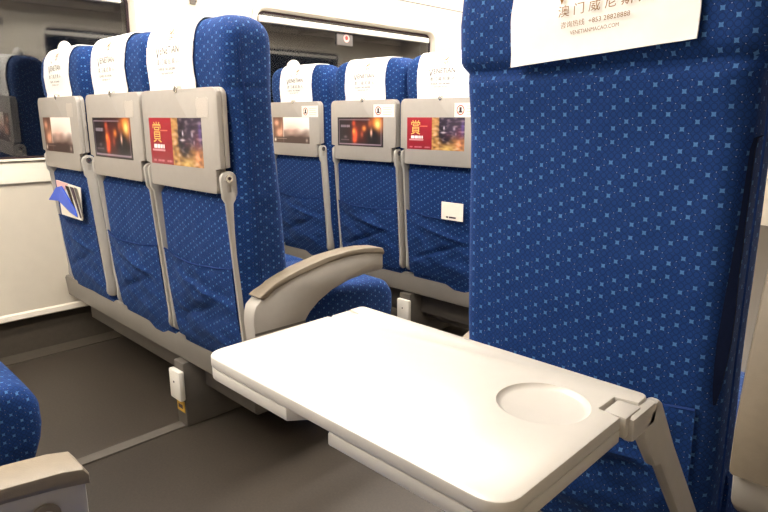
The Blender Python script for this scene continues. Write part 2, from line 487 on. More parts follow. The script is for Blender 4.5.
# tray table (stowed): outline in x / height w above its hinge edge
HX, TH, ZB = .1895, .241, .744
def tray_outline(ins=0.0, notch=True, latch=False):
    h = HX-ins; r = .016
    base = []
    def arc(cx, cy, a0, rr=r):
        for i in range(6):
            a = math.radians(a0+90*i/5); base.append((cx+rr*math.cos(a), cy+rr*math.sin(a)))
    top = TH-ins; R = .022
    arc(h-R, top-R, 0, R)
    if latch == 'wide': base.extend([(.016, top), (.012, top-.022), (-.030, top-.018), (-.044, top)])
    elif latch: base.extend([(.011*math.cos(math.radians(a)), top-.011*math.sin(math.radians(a))) for a in range(0, 181, 30)])
    arc(-h+R, top-R, 90, R)
    lo = ins
    if notch:
        base.extend([(-h, .062), (-h+.021, .058), (-h+.021, .027), (-h, .023)])
        arc(-h+.008, lo+.008, 180, .008); arc(h-.008, lo+.008, 270, .008)
        base.extend([(h, .023), (h-.021, .027), (h-.021, .058), (h, .062)])
    else:
        base.extend([(-h, .060), (-h+.022, .056)])
        arc(-h+.022+.008, lo+.008, 180, .008); arc(h-.022-.008, lo+.008, 270, .008)
        base.extend([(h-.022, .056), (h, .060)])
    return base
def tray_mesh(latch='small'):
    bm = bmesh.new(); Y0 = .722
    out = [(x, w+ZB) for x, w in tray_outline(0)]
    prism(bm, out, 'y', Y0+.0135, Y0+.026, .002)
    out2 = [(x, w+ZB) for x, w in tray_outline(.0006, notch=False, latch=latch)]
    prism(bm, out2, 'y', Y0, Y0+.0132, .0018)
    me = mesh('tray', bm, M['tray_top'], None)
    # shallow cup recess on the face that becomes the top
    c = bmesh.new()
    cx, cz = .132, ZB+.084
    seg = 48
    rings = []
    for rr, yy in ((.0425, Y0+.027), (.0415, Y0+.0255), (.0395, Y0+.0235), (.0375, Y0+.0225), (.036, Y0+.022)):
        rings.append([c.verts.new((cx+rr*math.cos(2*PI*k/seg), yy, cz+rr*math.sin(2*PI*k/seg))) for k in range(seg)])
    for A, B in zip(rings[:-1], rings[1:]):
        for k in range(seg): c.faces.new((A[k], A[(k+1) % seg], B[(k+1) % seg], B[k]))
    c.faces.new(rings[0]); c.faces.new(rings[-1][::-1])
    bmesh.ops.recalc_face_normals(c, faces=c.faces)
    return boolean(me, c, 'tray', [M['tray_top']])
def arm_bm(top, bot, x0, x1, w_top=.046, w=.036, head=.06):
    """flat lever in the yz plane from its head (y,z) to the lower pivot"""
    T = Vector(top); B = Vector(bot); d = (B-T).normalized(); n = Vector((-d.y, d.x))   # n points towards +y side
    if n.x < 0: n = -n
    L = (B-T).length
    pts = []
    for i in range(9):            # round head
        a = PI*i/8; pts.append(T+n*(w_top/2)*math.cos(a)-d*(w_top/2)*math.sin(a)*.8)
    pts.append(T+d*head-n*(w_top/2)); pts.append(T+d*(head+.012)-n*(w/2-.004))
    pts.append(T+d*(L-.03)-n*(w/2)); 
    for i in range(9):
        a = PI+PI*i/8; pts.append(B+n*.023*math.cos(a)-d*.023*math.sin(a))
    pts.append(T+d*(L-.03)+n*(w/2)); pts.append(T+d*(head+.03)+n*(w/2))
    bm = bmesh.new(); prism(bm, [(p.x, p.y) for p in pts], 'x', x0, x1, .004)
    return bm
def bolt_bm(y, z, x, s):
    bm = bmesh.new(); disc(bm, (y, z), .009, 'x', (x, x+s*.003) if s > 0 else (x-.003, x), 20); disc(bm, (y, z), .004, 'x', (x+s*.003, x+s*.0045) if s > 0 else (x-.0045, x-.003), 12, 1)
    return bm

def armrest_bm(x0=.0, x1=.05, low=True, m=1):
    top = [(.742, .496), (.757, .508), (.80, .535), (.835, .551), (.875, .561), (.96, .576), (1.04, .582), (1.10, .578), (1.150, .571), (1.166, .566), (1.171, .556)]
    und = [(1.171, .516), (1.165, .511), (1.10, .509), (1.039, .503), (.98, .488), (.935, .467), (.905, .445), (.889, .425), (.876, .39), (.868, .35), (.864, .31)]
    rear = [(.752, .31), (.740, .38), (.734, .455), (.737, .480)]
    if not low:
        und = und[:8]+[(.87, .415)]; rear = [(.74, .410), (.715, .425), (.712, .455), (.720, .480)]
    bm = bmesh.new(); prism(bm, top+und+rear, 'x', x0, x1, .006)
    return bm
def pad_bm(x0, x1):
    top = [(.752, .5165), (.80, .543), (.835, .554), (.875, .5645), (.96, .580), (1.04, .586), (1.10, .584), (1.150, .578), (1.169, .573), (1.1745, .564)]
    low = [(1.1745, .553), (1.143, .560), (1.10, .5665), (1.04, .5685), (.96, .5625), (.875, .547), (.835, .5365), (.80, .5255), (.765, .506)]
    bm = bmesh.new(); prism(bm, top+low, 'x', x0-.0018, x1+.0018, .0045)
    return bm

# ---- printed pictures
def paint(kind):
    def blob(u, v, cu, cv, su, sv): return math.exp(-(((u-cu)/su)**2+((v-cv)/sv)**2))
    def mixc(a, b, t):
        t = max(0, min(1, t)); return tuple(x+(y-x)*t for x, y in zip(a, b))
    def nz(u, v, s, o=0): return noise.noise(Vector((u*s, v*s, o)))
    def f0(u, v):
        c = mixc((250, 238, 226), (232, 190, 172), blob(u, v, .5, .5, .3, .25))
        c = mixc((70, 48, 40), c, (v-.22-.12*nz(u, v, 5))/.35)
        if u < .30:
            c = mixc((92, 58, 42), (222, 160, 130), blob(u, v, .10, .78, .07, .12)*1.1+blob(u, v, .17, .40, .09, .18)*1.2+blob(u, v, .24, .62, .03, .3)*.5)
            if u > .27: c = mixc(c, (240, 225, 212), (u-.27)/.03)
        if v < .24: c = mixc(c, (66, 46, 40), .75)
        c = mixc(c, (235, 225, 210), blob(u, v, .05, .12, .025, .07)*1.2+blob(u, v, .93, .12, .03, .07)*.6)
        if .1 < u < .38 and abs(v-.17) < .014: c = mixc(c, (190, 170, 160), .6)
        return c
    def f1(u, v):
        c = (26, 18, 24)
        c = mixc(c, (92, 30, 22), blob(u, v, .52, .55, .24, .5)*.9)
        c = mixc(c, (232, 84, 44), blob(u, v, .40, .42, .055, .22)*1.1+blob(u, v, .37, .8, .04, .1)*.7+blob(u, v, .38, .2, .05, .12)*.6)
        c = mixc(c, (250, 150, 60), blob(u, v, .37, .52, .03, .10)+blob(u, v, .60, .62, .045, .1)*.9)
        c = mixc(c, (200, 90, 60), blob(u, v, .55, .42, .03, .1)*.7+blob(u, v, .72, .78, .04, .14)*.7)
        c = mixc(c, (238, 130, 50), blob(u, v, .88, .80, .13, .34)*1.15)
        c = mixc(c, (255, 225, 130), blob(u, v, .88, .75, .05, .14)*1.2)
        c = mixc(c, (18, 14, 20), blob(u, v, .78, .32, .13, .28)*1.4)
        c = mixc(c, (225, 175, 150), blob(u, v, .75, .48, .022, .13)*1.1)
        fr = (abs(u-.035) < .006 or abs(u-.955) < .006) and .06 < v < .92 or (abs(v-.07) < .014 and .03 < u < .96) or (abs(v-.92) < .014 and .03 < u < .72)
        if fr: c = mixc(c, (170, 150, 165), .75)
        if .08 < u < .28 and abs(v-.70) < .035: c = mixc(c, (200, 190, 205), .5+.5*nz(u, 0, 90))
        c = mixc(c, (120, 105, 110), blob(u, v, .18, .32, .04, .05)*.8)
        if .08 < u < .26 and abs(v-.22) < .012: c = mixc(c, (120, 100, 110), .6)
        return c
    def f2(u, v):
        if u < .45:
            c = mixc((128, 18, 32), (158, 30, 44), v)
            if .08 < u < .30 and abs(v-.39) < .045 and nz(u, .4, 80) > -.25: c = (240, 225, 222)
            if .04 < u < .30 and abs(v-.30) < .014: c = mixc(c, (230, 190, 190), .7)
            if (.05 < u < .10 or .14 < u < .27 or .33 < u < .42) and abs(v-.07) < .025: c = mixc(c, (225, 170, 175), .5+.4*nz(u, 0, 90))
            if .23 < u < .37 and abs(v-.73) < .013: c = mixc(c, (230, 150, 110), .8)
            return c
        c = (52, 40, 58)
        c = mixc((140, 98, 52), c, (v-.30)/.2)
        c = mixc(c, (205, 150, 76), (1 if u < .575 else 0)*(.8 if v > .42 else .5))
        c = mixc(c, (20, 14, 26), blob(u, v, .64, .6, .06, .25)*1.2+blob(u, v, .70, .35, .08, .15))
        c = mixc(c, (225, 215, 225), blob(u, v, .66, .68, .014, .06)+blob(u, v, .65, .54, .06, .02)*.9+blob(u, v, .83, .66, .02, .05)*.9+blob(u, v, .86, .5, .015, .04))
        c = mixc(c, (96, 44, 62), blob(u, v, .92, .5, .07, .18)*.9+blob(u, v, .72, .45, .06, .1)*.5)
        c = mixc(c, (218, 140, 92), blob(u, v, .93, .18, .07, .16)*1.1)
        c = mixc(c, (196, 160, 86), blob(u, v, .72, .05, .12, .1))
        c = mixc(c, (110, 88, 160), blob(u, v, .97, .7, .03, .2)*.8)
        t = nz(u, v, 13, 3)
        return mixc(c, (225, 200, 190), t*.7) if t > .1 else mixc(c, (22, 14, 20), -t*.7)
    return (f0, f1, f2)[kind]
def poster_me(kind, cx, w=.270, h=.116, zc=.859, y=.7216):
    bm = bmesh.new(); nx, nz_ = 112, 48; f = paint(kind)
    lay = bm.verts.layers.float_color.new('print'); G = []
    for j in range(nz_+1):
        row = []
        for i in range(nx+1):
            v = bm.verts.new((cx+w*(i/nx-.5), y, zc+h*(j/nz_-.5)))
            v[lay] = (*lin(tuple(max(0, min(255, c)) for c in f(i/nx, j/nz_))), 1); row.append(v)
        G.append(row)
    for A, B in zip(G[:-1], G[1:]):
        for i in range(nx): bm.faces.new((A[i], A[i+1], B[i+1], B[i]))
    ge = bmesh.ops.extrude_face_region(bm, geom=list(bm.faces))
    for v in [e for e in ge['geom'] if isinstance(e, bmesh.types.BMVert)]: v.co.y += .0005
    bmesh.ops.recalc_face_normals(bm, faces=bm.faces)
    if kind == 2:
        text_bm(bm, '賞', cx-.092, zc+.022, .052, y, 1, width=.046, depth=.0006)
    return mesh('poster', bm, [M['picture'], M['gold']], ORG, False)
def sticker_me():
    bm = bmesh.new(); x1, z1 = .183, .966; x0, z0 = x1-.113, .918; y = .7217
    box(bm, x0, x1, y-.0005, y, z0, z1)
    cx, cz = x0+.026, (z0+z1)/2
    n = 28
    A = [bm.verts.new((cx+.017*math.cos(2*PI*k/n), y-.0007, cz+.017*math.sin(2*PI*k/n))) for k in range(n)]
    B = [bm.verts.new((cx+.0135*math.cos(2*PI*k/n), y-.0007, cz+.0135*math.sin(2*PI*k/n))) for k in range(n)]
    for k in range(n): bm.faces.new((A[k], B[k], B[(k+1) % n], A[(k+1) % n])).material_index = 1
    for a, b, c, d in ((-.005, .005, -.007, .010), (-.009, .009, -.009, -.004)):
        f = bm.faces.new([bm.verts.new((cx+p, y-.0007, cz+q)) for p, q in ((a, c), (a, d), (b, d), (b, c))]); f.material_index = 2
    for k, zz in enumerate((.955, .946, .937, .928)):
        f = bm.faces.new([bm.verts.new((p, y-.0007, q)) for p, q in ((x0+.052, zz-.0012), (x0+.052, zz+.0012), (x1-.01-.006*(k % 2), zz+.0012), (x1-.01-.006*(k % 2), zz-.0012))]); f.material_index = 3
    return mesh('sticker', bm, [M['sticker'], M['red'], M['ink'], M['residue']], ORG, False)
def residue_me():
    bm = bmesh.new(); rnd = random.Random(2); y = .7217
    pts = []
    for k in range(26):
        a = 2*PI*k/26; r = 1+.16*noise.noise(Vector((math.cos(a)*2, math.sin(a)*2, 1)))
        px = max(-1, min(1, 1.25*math.cos(a)))*.028*r; pz = max(-1, min(1, 1.25*math.sin(a)))*.022*r
        pts.append((.125+px, .94+pz))
    prism(bm, pts, 'y', y-.0004, y)
    return mesh('sticker_residue', bm, M['residue'], ORG, False)

# ---- shared meshes
ME = {}
ME['backrest'] = []
for s, g in ((0, .2), (5, .2), (9, 1.0)):
    GROOVE[0] = g; ME['backrest'].append(mesh('backrest', backrest(.208 if g > .5 else .2005, seed=s), M['cloth'], uv=True))
GROOVE[0] = .2
ME['cushion'] = mesh('seat_cushion', cushion(), M['cloth'], uv=True)
ME['pocket'] = [mesh('seat_pocket', pocket(s), M['cloth'], uv=True) for s in (0, 2, 7)]+[mesh('seat_pocket', pocket(11, deep=1.7, off=.006), M['cloth'], uv=True)]
ME['hem'] = [mesh('pocket_hem', hem(s), M['piping']) for s in (0, 2, 7)]+[mesh('pocket_hem', hem(11, off=.0055), M['piping'])]
ME['tray'] = tray_mesh(); HX = .1945; ME['tray_w'] = tray_mesh('wide'); HX = .1895
def finish(me, xf, name):
    m2 = me.copy(); m2.name = name; m2.transform(xf)
    m2.polygons.foreach_set('use_smooth', [True]*len(m2.polygons)); m2.set_sharp_from_angle(angle=math.radians(35))
    return m2
ME['tray_up'] = finish(ME['tray'], Matrix.Translation(-ORG), 'tray_table_stowed')
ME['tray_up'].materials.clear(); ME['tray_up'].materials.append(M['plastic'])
# folded down: (x, t, w) -> y = .545-w ; z = .667-(.033-t)
D = Matrix(((1, 0, 0, 0), (0, 0, -1, .545+ZB), (0, 1, 0, .667-.026-.722), (0, 0, 0, 1)))
ME['tray_down'] = finish(ME['tray_w'], Matrix.Translation(Vector((-.003, 0, 0))-ORG) @ D, 'tray_table_open')
for s, nm in ((1, 'r'), (-1, 'l')):
    a, b = (HX-.0115, HX-.0005) if s > 0 else (-HX+.0005, -HX+.0115)
    ME['arm_'+nm] = mesh('tray_arm', arm_bm((.742, .781), (.779, .335), a, b, .042, .037, .045), M['arm_plastic'])
    ME['bolt_'+nm] = mesh('pivot_bolt', bolt_bm(.742, .781, b if s > 0 else a, s), [M['steel'], M['ink']])
    HY = .1915
    a, b = (HX-.002, HX+.011) if s > 0 else (-HX-.016, -HX-.001)
    bm = arm_bm((.542, .643), (.808, .325), a, b, .044, .036, .052)
    box(bm, min(s*(HX-.016), s*(HX+.006)), max(s*(HX-.016), s*(HX+.006)), .4865, .519, .645, .666, .003)
    box(bm, min(a, b), max(a, b), .492, .545, .640, .664, .005)
    ME['armd_'+nm] = mesh('tray_arm', bm, M['arm_plastic'])
    ME['boltd_'+nm] = mesh('pivot_bolt', bolt_bm(.535, .648, a if s > 0 else b, -s), [M['steel'], M['ink']])
ME['armrest'] = mesh('armrest', armrest_bm(0, .046), M['arm_plastic'])
ME['pad'] = mesh('armrest_pad', pad_bm(0, .046), M['pad'])
bm = bmesh.new(); prism(bm, [(.737, .424), (.737, .430), (.888, .428), (.888, .422)], 'x', .0455, .0465); ME['armseam'] = mesh('seam', bm, M['under'])
bm = bmesh.new()
for s in (1,): tube(bm, [(s*.2005, sect(z, .2)[0]+.033, z) for z in [.3+.04*i for i in range(19)]+[1.05, 1.08, 1.10]], .0014, 6)
ME['piping'] = mesh('piping', bm, M['piping'])
bm = bmesh.new(); disc(bm, (0, .984), .0085, 'y', (.722, .742), 20, 0, .002); ME['latch'] = mesh('tray_latch', bm, M['steel'])
bm = bmesh.new()
u = bmesh.ops.create_uvsphere(bm, u_segments=20, v_segments=12, radius=1)
for v in bm.verts: v.co = Vector((v.co.x*.046-.085, v.co.y*.02+.80, v.co.z*.034+1.143))
ME['grip'] = mesh('top_grip', bm, M['white_plastic'])
ME['poster'] = [poster_me(k, c) for k, c in ((0, -.016), (1, -.012), (2, -.019))]
ME['sticker'] = sticker_me(); ME['residue'] = residue_me()

def print_me(cx, near=False):
    bm = bmesh.new(); Y = coverY
    b0 = .0 if near else .0
    sl = .07 if near else 0.0
    text_bm(bm, 'THE', cx-.03, 1.098, .008, 0, 0, yfun=Y)
    text_bm(bm, 'V', cx-.050, 1.073+.05*sl*-1, .027, 0, 0, width=.020, yfun=Y)
    text_bm(bm, 'ENETIAN', cx+.011, 1.078, .017, 0, 0, width=.096, yfun=Y, slant=sl)
    text_bm(bm, '澳 门 威 尼 斯 人', cx+.004, 1.051, .0135, 0, 0, width=.115, yfun=Y, slant=sl)
    text_bm(bm, '咨询热线  +853 28828888', cx-.006, 1.034, .0075, 0, 0, width=.088, yfun=Y, slant=sl)
    text_bm(bm, 'VENETIANMACAO.COM', cx-.006, 1.0235, .0045, 0, 0, width=.062, yfun=Y, slant=sl)
    return mesh('printed_lettering', bm, M['print' if near else 'greyprint'], ORG, False)
def crest_me(cx, near=False):
    bm = bmesh.new(); emblem(bm, cx+.014, 1.114, .025, 0)
    return mesh('printed_crest', bm, M['print'], ORG, False)
def make_seat(cx, row, label, cat_group, back=0, pk=0, cov=(0, .12, 0, 0), poster=None, sticker=None, open_tray=False, arm=None, near=False, grip=False, tray=True):
    r = bpy.data.objects.new('train_seat', None); COL.objects.link(r); r.empty_display_size = .1
    r.location = Vector((cx, row, 0))+ORG
    tag(r, label, 'seat', cat_group)
    b = ob('backrest', ME['backrest'][back], r); ob('piping', ME['piping'], b)
    ob('seat_cushion', ME['cushion'], r)
    p = ob('seat_pocket', ME['pocket'][pk], r); ob('pocket_hem', ME['hem'][pk], p)
    c = ob('headrest_cover', mesh('headrest_cover', cover(cov[0], cov[1], cov[2], cov[3], seed=pk*3+back), M['linen']), r, label='white cloth headrest cover')
    ob('printed_lettering', print_me(cov[0]+(.006 if near else 0), near), c, label='brown printed lettering')
    ob('printed_crest', crest_me(cov[0]+(.006 if near else 0), near), c, label='brown printed winged crest')
    if not open_tray: ob('tray_latch', ME['latch'], r)
    if open_tray:
        t = ob('tray_table', ME['tray_down'], r, label='glossy white tray table folded down flat')
        for s in 'rl':
            a = ob('tray_arm', ME['armd_'+s], r); ob('pivot_bolt', ME['boltd_'+s], a)
    elif tray:
        t = ob('tray_table', ME['tray_up'], r)
        if poster is not None:
            ob('poster', ME['poster'][poster], t, label=('sepia picture of a woman beside a pale blank area', 'dark picture with orange flames', 'picture with a dark red left part bearing a gold character')[poster])
        if sticker: ob('safety_sticker' if sticker == 'sticker' else 'sticker_residue', ME[sticker], t)
        for s in 'rl':
            a = ob('tray_arm', ME['arm_'+s], r); ob('pivot_bolt', ME['bolt_'+s], a)
    if arm:
        ax = .200 if arm == 'right' else (-.243 if row == 0 else -.250)
        a = ob('armrest', ME['armrest'], r, (ax+.002, .016, -.014) if not (arm == 'left' and row < 0) else (ax-.010, .006, .004)); ob('armrest_pad', ME['pad'], a); 
        if arm == 'right': ob('armrest_seam', ME['armseam'], a)
    if grip: ob('top_grip', ME['grip'], r, label='small white dome on the top edge')
    return r

G1 = 'row of three blue seats with stowed trays, nearer row'
G2 = 'row of three blue seats with stowed trays, farther row'
XA, XB, XC = -2.282, -1.824, -1.420
s1a = make_seat(XA+.012, 0, 'window seat of the nearer row of three, blue, magazine in its back pocket', G1, 0, 0, (-.005, .118, 0, 0), 0, 'residue', grip=True)
s1b = make_seat(XB+.011, 0, 'middle blue seat of the nearer row of three, dark flame poster on its tray', G1, 1, 1, (-.030, .118, 0, .0), 1, 'residue')
s1c = make_seat(XC, 0, 'blue aisle seat of the nearer row of three, red poster and curved armrest', G1, 0, 2, (-.045, .118, .006, .004), 2, 'residue', arm='right')
s2a = make_seat(XA, 1, 'blue seat by the window in the farther row, sepia poster with white safety sticker above', G2, 1, 2, (.010, .115, 0, 0), 0, 'sticker', grip=True)
s2b = make_seat(XB, 1, 'middle blue seat of the farther row, dark flame poster below white safety sticker', G2, 0, 1, (.004, .115, 0, 0), 1, 'sticker')
s2c = make_seat(XC, 1, 'blue aisle seat of the farther row, red poster and a white card in its pocket', G2, 1, 0, (.000, .118, 0, 0), 2, 'sticker', arm='right')
near = make_seat(-.381, 0, 'large blue seat back at the right, nearest the viewer, its white tray folded down', 'pair of blue seats across the aisle', 2, 3, (.017, .118, -.009, .010), open_tray=True, arm='left', near=True)
nb = make_seat(.100, 0, 'blue seat at the right edge, beyond the raised armrest of the seat with open tray', 'pair of blue seats across the aisle', 1, 1, (0, .118, 0, 0), 1, 'sticker')
own = make_seat(-.381, -1, 'seat at the bottom left foreground, only its beige padded armrest with round button showing', 'seats beside the viewer', 0, 0, (0, .118, 0, 0), 0, None, arm='left')
rowN = make_seat(XC, -1, 'blue seat cushion at the left edge across the aisle from the foreground armrest', 'seats beside the viewer', 1, 1, (0, .118, 0, 0), 2, None, arm='right')

bm = bmesh.new(); c0 = XA
box(bm, -2.505-c0, -2.458-c0, .765, .80, .2965, .375, .004); box(bm, -2.507-c0, -2.456-c0, .763, .802, .366, .378, .003, mi=1)
box(bm, -2.53-c0, -2.507-c0, .775, .80, .2965, .52, .004)
ob('side_bracket', mesh('side_bracket', bm, [M['arm_plastic'], M['pad']]), s2a)
# slit in the back cover of the near seat, where its tray arm folds in
bm = bmesh.new()
pth = [(.893, .192, .0012), (.899, .198, .0012), (.895, .203, .0010)]
line = [(.90, .2055, .0012), (.897, .1995, .0016), (.885, .1975, .002), (.85, .197, .0022), (.80, .1965, .0028), (.77, .196, .004), (.74, .195, .0045), (.70, .1945, .0062), (.66, .1935, .007), (.63, .1925, .006), (.60, .1915, .004), (.575, .191, .001)]
L = []
for z, x, w in line:
    y = lerp_tab(REAR, z)-.0025+.006*max(0, (x-.176)/.032)**2
    L.append((bm.verts.new((x-w, y-.0015, z)), bm.verts.new((x+w, y+.0015, z)), bm.verts.new((x+w, y+.006, z)), bm.verts.new((x-w, y+.006, z))))
for A, B in zip(L[:-1], L[1:]):
    for k in range(4): bm.faces.new((A[k], A[(k+1) % 4], B[(k+1) % 4], B[k]))
bm.faces.new(L[0]); bm.faces.new(L[-1][::-1]); bmesh.ops.recalc_face_normals(bm, faces=bm.faces)
ob('cover_slit', mesh('cover_slit', bm, M['dark_cloth']), near, label='dark slit in the back cover')
for q in (s1c, s2c):
    for c_ in q.children:
        if c_.name.startswith('backrest'): c_.location.x = .009
# raised middle armrest of the near pair, pad facing the viewer
piv = Vector((0, .765, .475))
R90 = Matrix.Translation(Vector((.006, .712, .525))) @ Matrix.Rotation(math.radians(63), 4, 'X') @ Matrix.Translation(-Vector((0, .752, .5165)))
ra = ob('raised_armrest', mesh('raised_armrest', armrest_bm(.2235, .2635, low=False), M['arm_plastic'], xf=R90), near, label='middle armrest tipped upright')
ob('armrest_pad', mesh('armrest_pad', pad_bm(.2235, .2635), M['pad'], xf=R90), ra)
rc = [c for c in rowN.children if c.name.startswith('seat_cushion')][0]; rc.location = (0, .012, -.018)
# recline button on the inner face of the foreground armrest
arms = [c for c in own.children if c.name.startswith('armrest')][0]
bm = bmesh.new(); disc(bm, (1.129, .537), .0150, 'x', (.0465, .0505), 32, 0, .0015); disc(bm, (1.129, .537), .009, 'x', (.0505, .0525), 24, 1, .001)
ob('recline_button', mesh('recline_button', bm, [M['pad'], M['arm_plastic']]), arms, label='round beige recline button')

# ------------------------------------------------------------ seat bases
def base(x0, x1, row, px, label, group='bases under the rows of seats'):
    r = bpy.data.objects.new('seat_base', None); COL.objects.link(r); r.location = (px, row+.95, 0)
    tag(r, label, 'seat base', group); o = Vector((px, .95, 0))
    bm = bmesh.new(); pr_ = [(.787, .214), (.800, .208), (.84, .208), (.84, .262), (.798, .262), (.7955, .2955), (.785, .294), (.780, .286)]
    prism(bm, pr_, 'x', x0, x1, .004)
    ob('rail', mesh('rail', bm, M['rail'], o), r)
    bm = bmesh.new(); box(bm, x0+.07, x1-.16, .842, 1.20, .118, .200, .004)
    ob('cross_beam', mesh('cross_beam', bm, M['under'], o), r)
    bm = bmesh.new(); box(bm, x0+.20, x1-.2, .875, 1.16, .086, .1175, .003)
    ob('lower_beam', mesh('lower_beam', bm, M['under'], o), r)
    bm = bmesh.new(); box(bm, px-.03, px+.03, .772, 1.19, 0, .207, .006)
    ob('pedestal', mesh('pedestal', bm, M['under'], o), r)
    bm = bmesh.new(); box(bm, x0+.05, x1-.05, .842, 1.24, .2005, .248, .004)
    ob('seat_pan', mesh('seat_pan', bm, M['under'], o), r)
    bm = bmesh.new()
    box(bm, px-.026, px+.040, .752, .771, .092, .186, .006)
    disc(bm, (px+.007, .150), .003, 'y', (.7505, .752), 12, 1)
    s = ob('socket_box', mesh('socket_box', bm, [M['white_plastic'], M['ink']], o), r, label='white socket box')
    bm = bmesh.new(); box(bm, px-.022, px+.024, .7705, .7725, .046, .082); box(bm, px-.014, px+.012, .770, .7705, .056, .068, mi=1)
    ob('yellow_sticker', mesh('yellow_sticker', bm, [M['yellow'], M['ink']], o, False), r, label='small yellow sticker')
    return r
base(-2.585, -1.17, 0, -1.627, 'grey base rail and pedestal with white socket box under the nearer row of three')
base(-2.585, -1.17, 1, -1.627, 'grey base rail under the farther row of three seats, partly behind the tray')
base(-2.585, -1.17, -1, -1.627, 'base under the seats at the left edge, beside the viewer')
base(-.66, .35, 0, -.05, 'base under the large seat with the open tray')
base(-.66, .35, -1, -.05, 'base under the foreground seat with the beige armrest')

# ------------------------------------------------------------ things in the pockets
def magazine():
    r = bpy.data.objects.new('magazine', None); COL.objects.link(r); o = Vector((-2.31, .717, .57)); r.location = (-2.240, .717, .581)
    tag(r, 'folded blue and white magazine stuck in the pocket of the nearer window seat', 'magazine')
    def leaf(pts, y0, y1, m, nm, lab):
        bm = bmesh.new(); n = len(pts)
        A = [bm.verts.new((x, y0+dy, z)) for x, z, dy in pts]; B = [bm.verts.new((x, y1+dy, z)) for x, z, dy in pts]
        bm.faces.new(A); bm.faces.new(B[::-1])
        for i in range(n): bm.faces.new((A[i], B[i], B[(i+1) % n], A[(i+1) % n]))
        bmesh.ops.recalc_face_normals(bm, faces=bm.faces)
        ob(nm, mesh(nm, bm, m, o, False), r, label=lab)
    leaf([(-2.425, .688, 0), (-2.20, .678, 0), (-2.215, .566, 0), (-2.41, .566, 0)], .722, .725, M['sticker'], 'back_page', 'white pages with pink top edge')
    leaf([(-2.425, .688, 0), (-2.31, .683, 0), (-2.35, .655, 0), (-2.42, .66, 0)], .720, .7218, M['pink'], 'top_corner', 'pink corner')
    leaf([(-2.47, .615, -.012), (-2.40, .665, -.004), (-2.36, .672, 0), (-2.25, .60, 0), (-2.24, .577, 0), (-2.30, .585, 0), (-2.39, .618, -.004)], .714, .7175, M['blue_print'], 'cover', 'blue folded cover')
    for k, (xa, xb) in enumerate(((-2.33, -2.30), (-2.285, -2.255), (-2.245, -2.222))):
        leaf([(xa, .676, 0), (xb, .674, 0), (xb+.055-.01*k, .578, 0), (xa+.085-.015*k, .574, 0)], .7178, .7195, (M['greyprint'], M['ink'], M['under'])[k], 'page', None)
    return r
magazine()
bm = bmesh.new(); box(bm, -.049, .049, -.0015, .0015, 0, .064)
text_bm(bm, '▬ ▬▬▬', -.004, .010, .006, -.0015, 1, width=.045)
c = ob('pocket_card', mesh('pocket_card', bm, [M['sticker'], M['ink']], None, False), None, (-1.350, 1.722, .552))
tag(c, 'white card sticking out of the pocket of the farther aisle seat', 'card')

